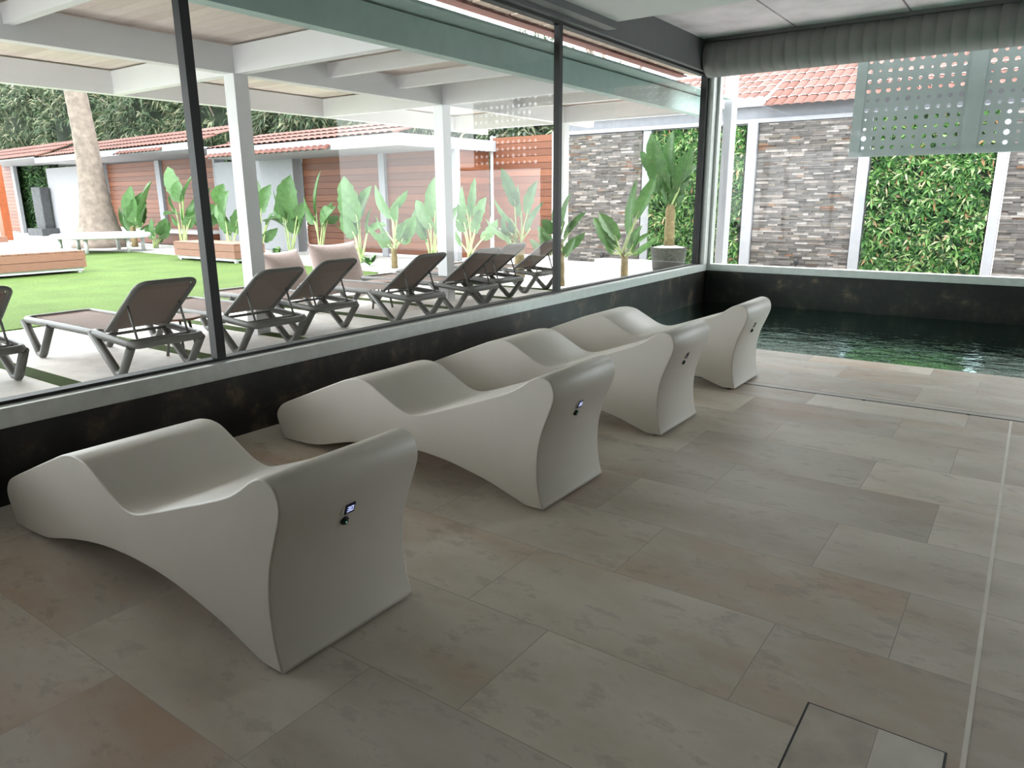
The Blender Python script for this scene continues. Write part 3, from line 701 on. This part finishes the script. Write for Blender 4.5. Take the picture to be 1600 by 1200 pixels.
# ================================================================== garden cabanas (row at the back left)
CA = Vector((-12.2, 14.7, 0)); CD = Vector((-1, .06, 0)).normalized(); CN = Vector((-.06, -1, 0)).normalized()  # CN points to the viewer
def at_row(px, py, off):
    d = ray(px, py); q = CA + CN * off; return CAM + d * ((q - CAM).dot(CN) / d.dot(CN))
def s_of(px, off=0.0, py=300): return (at_row(px, py, off) - CA).dot(CD)
RM = Matrix(((CD.x, CN.x, 0, CA.x), (CD.y, CN.y, 0, CA.y), (0, 0, 1, 0), (0, 0, 0, 1)))  # local (s, toward viewer, z)
def cab_box(bmx, s0, s1, t0, t1, z0, z1): return box(bmx, s0, s1, t0, t1, z0, z1, M=RM)
def cab_part(root, name, m, *a):
    bmx = BM(); cab_box(bmx, *a); return child(name, bmx, m, root)
def wood_panel(root, p0, p1, z1, off=0.0, z0=.06):
    s0, s1 = s_of(p1, off), s_of(p0, off); bmx = BM(); n = int((z1 - z0) / .17); h = (z1 - z0) / n
    for i in range(n): cab_box(bmx, s0, s1, off - .03, off, z0 + i * h, z0 + (i + 1) * h - .014)
    cab_box(bmx, s0, s1, off - .06, off - .035, z0, z1); return child('timber_panel', bmx, WOOD, root)
def tiles(root, p0, p1, off, z0, z1, depth, amp=.05, rows=3):
    s0, s1 = s_of(p1, off), s_of(p0, off); bmx = BM()
    def F(s, u): return RM @ Vector((s, off - depth * u, z0 + (z1 - z0) * u)), Vector((0, -.3, 1)).normalized()
    tile_sheet(bmx, s0, s1, F, rows, .26, amp); return child('tile_roof', bmx, TILE, root)
OV = 2.0
# right cabana
c3 = empty('garden_cabana', (-15, 14.9, 0)); tag(c3, 'right garden cabana with timber back panels beside the stone wall', 'cabana', 'garden cabanas along the back')
z3 = 2.78
wood_panel(c3, 476, 597, z3); wood_panel(c3, 606, 704, z3)
for a, b_ in ((597, 606), (705, 717)): cab_part(c3, 'post', RENDER, s_of(b_), s_of(a), -.06, .10, 0, z3)
cab_part(c3, 'side_wall', RENDER, s_of(473), s_of(350), -.05, .30, 0, z3)
cab_part(c3, 'plinth', WHITE, s_of(717), s_of(476), .0, .06, 0, .07)
bmx = BM(); box(bmx, -12.22, -12.16, 14.85, GW - .1, .05, 2.76); [box(bmx, -12.16, -12.15, 14.85, GW - .1, .06 + .17 * i, .215 + .17 * i) for i in range(16)]; child('timber_side', bmx, WOOD, c3)
zb = 2.75; se = s_of(622, OV, 227)
cab_part(c3, 'roof_slab', RENDER, se, s_of(330, OV), -1.6, OV, zb, zb + .06)
cab_part(c3, 'fascia', RENDER, se, s_of(330, OV), OV - .04, OV, zb + .06, zb + .27)
cab_part(c3, 'end_fascia', RENDER, se, se + .06, -1.6, OV - .04, zb + .06, zb + .27)
tiles(c3, 330, 619, OV - .02, zb + .25, zb + .74, 1.8)
tiles(c3, 322, 512, OV + .18, zb - .04, zb + .30, .5, rows=2)
# brown panel set back next to the stone wall
tb = empty('timber_screen', (-11.1, GW, 0)); tag(tb, 'brown timber screen between the cabana and the stone wall', 'screen')
bmx = BM(); x0, x1 = -12.07, -10.2; n = 18
for i in range(n): box(bmx, x0, x1, GW - .03, GW, .10 + i * .167, .10 + (i + 1) * .167 - .012)
box(bmx, x0, x1, GW, GW + .04, .1, 3.1); child('boards', bmx, WOOD, tb)
for a, b_ in ((-12.14, -12.07), (-10.2, -9.96)):
    bmx = BM(); box(bmx, a, b_, GW - .06, GW + .1, 0, 3.14); child('post', bmx, WHITE, tb)
bmx = BM(); box(bmx, -12.1, -9.96, GW - .04, GW + .1, 0, .09); child('plinth', bmx, WHITE, tb)
# middle cabana
c2 = empty('garden_cabana', (-26, 15.4, 0)); tag(c2, 'middle garden cabana behind the round white platform', 'cabana', 'garden cabanas along the back')
z2 = 3.02
wood_panel(c2, 172, 250, z2); wood_panel(c2, 258, 350, z2)
cab_part(c2, 'post', RENDER, s_of(257), s_of(250), -.06, .10, 0, z2)
cab_part(c2, 'side_wall', RENDER, s_of(170), s_of(88), -.05, .3, 0, z2)
cab_part(c2, 'side_wall', RENDER, s_of(352), s_of(349), -.05, .3, 0, z2)
b0 = s_of(345); b1 = s_of(165)
bmx = BM(); cab_box(bmx, b0, b1, .1, .9, .42, .52); child('bench_seat', bmx, WHITE, c2)
bmx = BM(); cab_box(bmx, b0, b1, .1, .8, .02, .42); child('bench_base', bmx, WOOD, c2)
z2b = sum(at_row(px, py, OV).z for px, py in ((90, 246), (160, 245), (285, 241))) / 3
cab_part(c2, 'roof_slab', RENDER, s_of(318, OV), s_of(62, OV), -1.6, OV, z2b, z2b + .05)
cab_part(c2, 'fascia', RENDER, s_of(318, OV), s_of(62, OV), OV - .04, OV, z2b + .05, z2b + .2)
tiles(c2, 64, 318, OV - .02, z2b + .19, z2b + .80, 1.8)
tiles(c2, 185, 253, OV + .18, z2b - .03, z2b + .28, .5, rows=2)
# left cabana
c1 = empty('garden_cabana', (-40, 16.2, 0)); tag(c1, 'left garden cabana open to a dark green hedge', 'cabana', 'garden cabanas along the back')
z1_ = 3.30
wood_panel(c1, -40, 26, z1_); cab_part(c1, 'post', RENDER, s_of(30), s_of(26), -.06, .1, 0, z1_)
z1b = sum(at_row(px, py, OV).z for px, py in ((10, 250), (60, 247))) / 2
cab_part(c1, 'roof_slab', RENDER, s_of(62, OV), s_of(-60, OV), -1.6, OV, z1b, z1b + .05)
tiles(c1, -60, 65, OV + .1, z1b + .02, z1b + .75, 1.9)
p0, p1 = at_row(86, 300, -.6), at_row(31, 300, -.6)
green_panel(min(p0.x, p1.x), max(p0.x, p1.x), z1_, 'dark green hedge in the opening of the left cabana', Y=(p0.y + p1.y) / 2, seed=9, dens=42, L=(.2, .4), mat=LEAFDARK)
# dark stone fountain before the hedge
p = at_row(70, 345, .6); t = empty('stone_fountain', (p.x, p.y, 0)); tag(t, 'dark grey stone fountain column before the dark hedge', 'fountain')
bmx = BM(); box(bmx, -.45, .45, -.2, .2, .3, 2.2, bev=.04); obj('column', bmx, DARKSTONE, t)
bmx = BM(); box(bmx, -.75, .75, -.5, .5, .0, .35, bev=.02); obj('basin', bmx, DARKSTONE, t)
p = at_y(6, 340, 12.8); bmx = BM(); box(bmx, p.x - .22, p.x + .22, p.y - .15, p.y + .15, .02, 3.0, bev=.01); o = obj('timber_post', bmx, ORANGE); tag(o, 'orange timber post at the left edge of the view', 'post')

# ================================================================== benches and platform
def slat_bench(c, lx, ly, label):
    t = empty('slatted_bench', (c[0], c[1], .012)); tag(t, label, 'bench', 'wooden benches on the lawn')
    bmx = BM(); box(bmx, -lx / 2 + .05, lx / 2 - .05, -ly / 2 + .05, ly / 2 - .05, .05, .12); obj('plinth_frame', bmx, WHITE, t)
    for sx in (-1, 1):
        for sy in (-1, 1):
            bmx = BM(); box(bmx, sx * (lx / 2 - .12) - .04, sx * (lx / 2 - .12) + .04, sy * (ly / 2 - .12) - .04, sy * (ly / 2 - .12) + .04, 0, .05); obj('leg', bmx, ALU, t)
    bmx = BM()
    for k in range(2):
        z0 = .12 + k * .17; box(bmx, -lx / 2, lx / 2, -ly / 2, -ly / 2 + .03, z0, z0 + .16); box(bmx, -lx / 2, lx / 2, ly / 2 - .03, ly / 2, z0, z0 + .16)
        box(bmx, lx / 2 - .03, lx / 2, -ly / 2 + .03, ly / 2 - .03, z0, z0 + .16); box(bmx, -lx / 2, -lx / 2 + .03, -ly / 2 + .03, ly / 2 - .03, z0, z0 + .16)
    obj('side_boards', bmx, BENCHWOOD, t)
    bmx = BM(); y = -ly / 2
    while y < ly / 2 - .05: box(bmx, -lx / 2, lx / 2, y, min(y + .135, ly / 2), .455, .485); y += .145
    obj('top_slats', bmx, BENCHWOOD, t)
slat_bench((-18.15, 6.1), 1.8, 3.5, 'wooden bench cut off by the left edge of the view')
slat_bench((-17.55, 11.35), 2.7, .9, 'wooden bench crossed by the first black mullion')
t = empty('round_platform', (-24.0, 11.5, 0)); tag(t, 'round white low platform table between the two wooden benches', 'table')
bmx = BM(); lathe(bmx, (0, 0, .44), [(1.34, 0), (1.4, .03), (1.4, .11), (1.36, .13)], 48); obj('table_top', bmx, WHITE, t)
for k in range(6):
    a = k * PI / 3 + .2; bmx = BM(); cyl(bmx, (1.15 * math.cos(a), 1.15 * math.sin(a), .0), .06, .45, 12); obj('leg', bmx, ALU, t)
bmx = BM(); box(bmx, -44, -33.5, 10.4, 12.4, -.01, .22); o = obj('deck_platform', bmx, BENCHWOOD); tag(o, 'low timber deck platform behind the left bench', 'platform')

# palm
pb_ = at_y(155, 362, 12.75); pt = at_y(112, 135, 12.75); pt2 = pt + (pt - pb_) * .35
t = empty('palm_tree', (pb_.x, pb_.y, 0)); tag(t, 'thick pale palm trunk flaring at its base beside the white wall', 'palm')
bmx = BM(); pts, rad = [], []; N = 36
for i in range(N + 1):
    u = i / N; p = Vector((pb_.x, pb_.y, 0)).lerp(Vector((pt2.x, pt2.y, pt2.z)), u); p.x += .25 * math.sin(u * PI); pts.append(p)
    rad.append((.31 + .52 * math.exp(-u * 7) + .10 * math.exp(-u * 2)) * (1 + (.035 if i % 2 else 0)))
sweep(bmx, pts, 2, 2, 18, up=Vector((0, 1, 0)), radii=rad); child('trunk', bmx, BARK, t)
R = random.Random(2); bmx = BM()
for k in range(16):
    a = 2 * PI * k / 16; prev = None
    for i in range(9):
        u = i / 8; c = Vector((pt2.x + math.cos(a) * 2.6 * u, pt2.y + math.sin(a) * 2.6 * u, pt2.z + 1.3 * u - 2.4 * u * u))
        if prev is not None:
            d = (c - prev).normalized(); s = d.cross(Vector((0, 0, 1))).normalized()
            for sg in (-1, 1):
                for q in (0, .5): leaf_quad(bmx, prev.lerp(c, q), (s * sg + d * .5).normalized(), Vector((0, 0, 1)), .7 * (1 - .5 * u), .07, .5)
        prev = c
child('fronds', bmx, TREELEAF, t)

# ================================================================== bird-of-paradise plants
def blade_mesh(bmx, b0, tip, width, side, R, torn=.25, curl=.15):
    """paddle leaf from b0 to tip, width across 'side'"""
    n, k = 14, 3; ax = tip - b0; L = ax.length; d = ax.normalized(); s = (side - d * side.dot(d)).normalized(); nr = s.cross(d)
    rows = []
    for i in range(n + 1):
        u = i / n; wv = width * .5 * (math.sin(PI * min(1, u * 1.02 + .02) ** .85) ** .55) if 0 < u < 1 else .004
        c = b0 + ax * u + nr * (-curl * L * (u * u - u)) + nr * (.0)
        row = []
        for j in range(-k, k + 1):
            f = j / k; e = wv
            if abs(j) == k: e *= 1 - torn * R.random()
            row.append(bmx.verts.new(c + s * f * e + nr * (abs(f) * wv * .35) - d * abs(f) * .10 * L * (1 - u)))
        rows.append(row)
    for i in range(n):
        for j in range(2 * k):
            f = bmx.faces.new((rows[i][j], rows[i][j + 1], rows[i + 1][j + 1], rows[i + 1][j])); f.smooth = True
def paradise(base_px, Y, leaves, label, seed, stem_h=0.0, stem_r=.08, zbase=0.0, mat=None, extra=4):
    R = random.Random(seed); bp = at_y(base_px[0], base_px[1], Y); base = Vector((bp.x, Y, zbase))
    t = empty('bird_of_paradise_plant', base); tag(t, label, 'plant', 'broad-leaved plants in the garden bed')
    pxm = (Vector((bp.x, Y, 1)) - CAM).length / F_PX
    mat = mat or BLADE
    hp = base_px[1] - min(l[3] for l in leaves)
    leaves = list(leaves) + [(base_px[0] + q * hp * .10, base_px[1] - hp * R.uniform(.28, .42), base_px[0] + q * hp * R.uniform(.20, .36), base_px[1] - hp * R.uniform(.38, .66), hp * R.uniform(.08, .13)) for q in [R.choice((-1, 1)) * R.uniform(.5, 1) for _ in range(extra)]]
    for (bx, by, tx, ty, wpx) in leaves:
        dy = R.uniform(-.28, .28)
        b0 = at_y(bx, by, Y + dy * .5); tp = at_y(tx, ty, Y + dy); w_ = wpx * pxm * 1.45
        a = R.uniform(-.7, .7); side = Vector((math.cos(a), math.sin(a), 0))
        bmx = BM(); blade_mesh(bmx, b0, tp, w_, side, R); child('leaf', bmx, mat, t)
        root = base + Vector((R.uniform(-.07, .07), R.uniform(-.07, .07), stem_h * .9))
        m1 = root.lerp(b0, .5) + Vector((0, 0, .05 * (b0 - root).length)); end = b0 + (tp - b0) * .12
        bmx = BM(); sweep(bmx, [Vector(q) for q in catmull([tuple(root), tuple(m1), tuple(b0), tuple(end)], 5)], .035, .035, 7, radii=None); child('stalk', bmx, STALK, t)
    if stem_h:
        bmx = BM(); pts = [base + Vector((0, 0, stem_h * u)) for u in (0, .2, .4, .6, .8, 1)]
        sweep(bmx, pts, stem_r * 2, stem_r * 2, 12, radii=[1.15, 1.0, 1.05, .95, 1.0, .8]); child('stem', bmx, STEM, t)
plants = [
 ((212, 391), 13.4, [(212, 345, 205, 290, 22), (225, 345, 238, 282, 30), (205, 350, 190, 318, 12), (213, 350, 222, 300, 20), (222, 352, 230, 318, 14)], 'leafy plant on white gravel, leftmost of the broad-leaved plants', .7),
 ((243, 392), 13.4, [(243, 368, 238, 340, 11), (250, 365, 260, 340, 13), (255, 370, 266, 346, 10), (240, 372, 228, 352, 9)], 'small low broad-leaved plant second from the left on the gravel', 0),
 ((287, 385), 13.0, [(280, 312, 262, 260, 17), (285, 312, 278, 282, 22), (287, 312, 303, 273, 15), (287, 345, 287, 322, 15), (275, 330, 265, 305, 14), (292, 352, 305, 330, 12)], 'broad-leaved plant with three tall V-spread leaves left of the first black mullion', 0),
 ((318, 385), 13.6, [(318, 318, 313, 286, 24), (320, 300, 316, 268, 11), (310, 345, 296, 322, 10), (322, 322, 330, 292, 16), (310, 335, 303, 310, 12)], 'broad-leaved plant partly hidden behind the first black mullion', 0),
 ((361, 388), 12.7, [(346, 320, 350, 287, 22), (352, 340, 358, 298, 26), (370, 362, 374, 324, 16), (350, 352, 340, 322, 10), (360, 365, 348, 338, 12)], 'broad-leaved plant between the first black mullion and the first white post', 0),
 ((408, 392), 13.2, [(408, 328, 424, 288, 18), (404, 328, 403, 282, 14), (422, 342, 446, 356, 12), (412, 374, 434, 356, 12), (404, 350, 392, 325, 12)], 'broad-leaved plant just right of the first white pergola post', 0),
 ((455, 386), 13.6, [(448, 338, 454, 273, 27), (460, 362, 466, 320, 18), (440, 330, 427, 296, 6), (467, 352, 477, 336, 8)], 'broad-leaved plant with one big upright leaf before the white cabana wall', 0),
 ((500, 396), 13.4, [(494, 330, 502, 265, 13), (492, 342, 475, 306, 17), (504, 352, 521, 328, 26)], 'plant with a narrow yellow-green leaf before the timber panel', 0),
 ((563, 406), 13.0, [(558, 342, 537, 275, 29), (560, 346, 581, 290, 22), (553, 366, 533, 332, 17), (574, 362, 581, 325, 14), (566, 410, 567, 386, 14), (562, 350, 556, 318, 16)], 'tall pale broad-leaved plant behind the right pink cushion', 0),
 ((617, 424), 12.3, [(612, 336, 586, 288, 20), (613, 326, 637, 297, 10), (620, 346, 622, 318, 16), (628, 376, 650, 337, 20), (606, 366, 587, 335, 14), (600, 386, 590, 368, 8)], 'broad-leaved plant with spread leaves left of the second white post', .5),
 ((677, 410), 12.8, [(680, 336, 680, 276, 23), (673, 354, 650, 312, 16), (668, 377, 658, 350, 11), (682, 365, 690, 330, 12)], 'broad-leaved plant half hidden behind the second white post', 0),
 ((735, 396), 12.9, [(730, 332, 722, 290, 14), (735, 336, 742, 277, 10), (725, 360, 722, 325, 18), (748, 346, 760, 308, 18), (755, 372, 778, 342, 14), (722, 382, 712, 360, 9)], 'broad-leaved plant just right of the second white post', .3),
 ((812, 428), 12.0, [(805, 318, 783, 262, 14), (815, 336, 810, 288, 17), (825, 332, 840, 282, 17), (825, 362, 850, 315, 15), (800, 346, 772, 310, 14), (805, 362, 795, 345, 10), (797, 372, 783, 352, 8)], 'large broad-leaved plant before the brown timber screen', .75),
 ((873, 446), 11.3, [(866, 362, 846, 343, 13), (880, 352, 893, 300, 14), (890, 362, 917, 330, 11), (872, 360, 868, 316, 13), (862, 378, 846, 362, 9), (884, 372, 900, 340, 10)], 'broad-leaved plant behind the second black mullion', .75),
 ((975, 440), 12.4, [(984, 362, 995, 280, 14), (996, 336, 1027, 272, 15), (990, 386, 1022, 364, 14), (992, 396, 1030, 368, 8), (962, 386, 942, 362, 10), (958, 396, 945, 380, 7)], 'broad-leaved plant left of the potted one with a yellow-green upright leaf', .55)]
for i, (b, Y, lv, lab, sh) in enumerate(plants): paradise(b, Y, lv, lab, 20 + i, sh, .07 if sh < .7 else .1)
# potted one
PYp = 14.2; pr = at_y(1045, 387, PYp); pw = (at_y(1072, 387, PYp).x - at_y(1018, 387, PYp).x) / 2
t = empty('plant_pot', (pr.x, PYp, .012)); tag(t, 'dark grey tub with white pebbles before the green wall', 'pot')
bmx = BM(); lathe(bmx, (0, 0, 0), [(pw * .80, 0), (pw * .98, pr.z * .98), (pw * 1.0, pr.z), (pw * .9, pr.z), (pw * .88, pr.z - .08)], 32); obj('tub', bmx, POTMAT, t)
bmx = BM(); lathe(bmx, (0, 0, 0), [(pw * .89, pr.z - .06), (pw * .89, pr.z - .01), (pw * .4, pr.z + .03), (.02, pr.z + .03)], 24); obj('pebbles', bmx, GRAVEL, t)
paradise((1045, 387), PYp, [(1040, 300, 1017, 208, 24), (1050, 290, 1052, 204, 24), (1060, 300, 1082, 230, 20), (1066, 286, 1094, 258, 18), (1030, 272, 1000, 236, 15), (1032, 300, 1018, 268, 14), (1045, 320, 1040, 268, 18), (1056, 322, 1064, 280, 18)], 'tall broad-leaved plant growing in the dark tub', 60, at_y(1045, 322, PYp).z - pr.z, .10, pr.z + .03, mat=BLADEDARK, extra=0)

# low leafy clumps on the gravel
def clump(px, py, Y, h, label, seed):
    R = random.Random(seed); p = at_y(px, py, Y); bmx = BM()
    for _ in range(26):
        a = R.uniform(0, 2 * PI); d = Vector((math.cos(a), math.sin(a), R.uniform(.5, 1.6))).normalized(); leaf_quad(bmx, Vector((p.x, Y, .0)), d, Vector((0, 0, 1)), h * R.uniform(.6, 1.1), h * .22, .6)
    o = obj('low_shrub', bmx, LEAFWALL); tag(o, label, 'shrub', 'low shrubs on the gravel')
clump(578, 420, 12.4, .5, 'small low shrub on gravel right of the pink cushions', 1)
clump(432, 388, 13.2, .45, 'small low shrub before the white wall behind the left pink cushion', 2)
bmx = BM(); box(bmx, -8.3, -6.7, 15.0, 15.4, .012, .17, bev=.01); o = obj('white_kerb', bmx, WHITE); tag(o, 'low white kerb block left of the dark tub', 'kerb')

# ================================================================== trees behind
def tree(x, y, h, r, label, seed):
    R = random.Random(seed); t = empty('tree', (x, y, 0)); tag(t, label, 'tree', 'trees behind the garden cabanas')
    bmx = BM(); sweep(bmx, [(x, y, 0), (x + .1, y, 1.5), (x - .1, y, 3.5)], .5, .5, 10, radii=[1.2, 1, .7])
    for k in range(7):
        a = R.uniform(0, 6.28); sweep(bmx, [(x, y, 2.6 + .3 * k), (x + math.cos(a) * r * .4, y + math.sin(a) * r * .4, 4 + .35 * k), (x + math.cos(a) * r * .75, y + math.sin(a) * r * .75, 4.8 + .4 * k)], .16, .16, 6, radii=[1, .7, .35])
    child('trunk', bmx, BARK, t)
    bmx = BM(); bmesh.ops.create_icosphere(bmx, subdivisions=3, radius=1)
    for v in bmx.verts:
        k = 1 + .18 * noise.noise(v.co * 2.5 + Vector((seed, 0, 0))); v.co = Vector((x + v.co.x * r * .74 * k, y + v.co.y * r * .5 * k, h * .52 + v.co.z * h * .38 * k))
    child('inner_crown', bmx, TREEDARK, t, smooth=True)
    bmx = BM()
    for _ in range(900):
        th, ph = R.uniform(0, 2 * PI), math.acos(R.uniform(-.9, 1)); k = R.uniform(.78, 1.08)
        o = Vector((math.cos(th) * math.sin(ph), math.sin(th) * math.sin(ph), math.cos(ph)))
        c = Vector((x + o.x * r * .95 * k, y + o.y * r * .72 * k, h * .52 + o.z * h * .46 * k))
        if c.z < 1.2: continue
        for i in range(11):
            d = (o * .7 + Vector((R.uniform(-1, 1), R.uniform(-1, 1), R.uniform(-1.1, .6)))).normalized()
            leaf_quad(bmx, c + Vector((R.uniform(-.2, .2), R.uniform(-.2, .2), R.uniform(-.2, .2))), d, o, R.uniform(.28, .6), R.uniform(.05, .11), .7)
    child('foliage', bmx, TREELEAF, t)
tr = [(-57, 21, 10, 3.1), (-50, 21, 9.5, 3.1), (-43.3, 21, 9.6, 3.1), (-36.8, 21, 9.2, 3.0), (-30.6, 21, 8.8, 2.9), (-25, 21, 8.0, 2.6), (-19.8, 21, 7.2, 2.4), (-15.2, 21, 6.2, 2.1), (-11.2, 21, 5.2, 1.8),
      (-62, 27, 12, 3.6), (-54, 27, 12, 3.7), (-46.3, 27, 12, 3.6), (-38.8, 27, 11, 3.6), (-31.5, 27, 10.5, 3.4), (-24.6, 27, 9.5, 3.2), (-18.2, 27, 8, 2.9)]
tl = ['tree at the far left edge behind the left bench', 'dense tree left of the palm trunk', 'tree directly behind the palm trunk', 'olive green tree right of the palm trunk', 'tree behind the first black mullion', 'tree behind the first white pergola post', 'tree right of the first white pergola post above the tiled roof', 'lower tree above the right end of the tiled roof', 'smallest tree behind the second white pergola post'] + ['taller tree in the second row behind the other trees at the far left', 'taller tree of the second row left of the palm trunk', 'taller tree of the second row behind the palm trunk', 'taller tree of the second row right of the palm trunk', 'taller tree of the second row at the first black mullion', 'taller tree of the second row at the first pergola post', 'lowest tree of the second row above the right end of the tiled roof']
for i, (x, y, h, r) in enumerate(tr): tree(x, y, h, r, tl[i], 30 + i)

# ================================================================== light
W = bpy.data.worlds.new('overcast_sky'); SC.world = W; W.use_nodes = True
nt = W.node_tree; bg = nt.nodes['Background']
tc = nt.nodes.new('ShaderNodeTexCoord'); sp = nt.nodes.new('ShaderNodeSeparateXYZ'); nt.links.new(tc.outputs['Generated'], sp.inputs[0])
rp = ramp(nt, [(0, (.80, .86, .90)), (.35, (.92, .97, 1.0)), (1, (1.0, 1.0, 1.0))]); nt.links.new(sp.outputs[2], rp.inputs[0]); nt.links.new(rp.outputs[0], bg.inputs[0])
bg.inputs[1].default_value = 1.3
sd = bpy.data.lights.new('sun', 'SUN'); sd.energy = 0.8; sd.angle = math.radians(25); sd.color = (1, .98, .95)
so = bpy.data.objects.new('sun', sd); COL.objects.link(so); so.rotation_euler = (math.radians(-28), math.radians(-22), 0); so.location = (-15, 6, 20)

SC.view_settings.view_transform = 'Standard'; SC.view_settings.look = 'None'; SC.view_settings.gamma = 1.0
SC.view_settings.use_curve_mapping = False; SC.view_settings.exposure = 2.8
SC.cycles.max_bounces = 14; SC.cycles.diffuse_bounces = 8; SC.cycles.transparent_max_bounces = 16; SC.cycles.glossy_bounces = 4
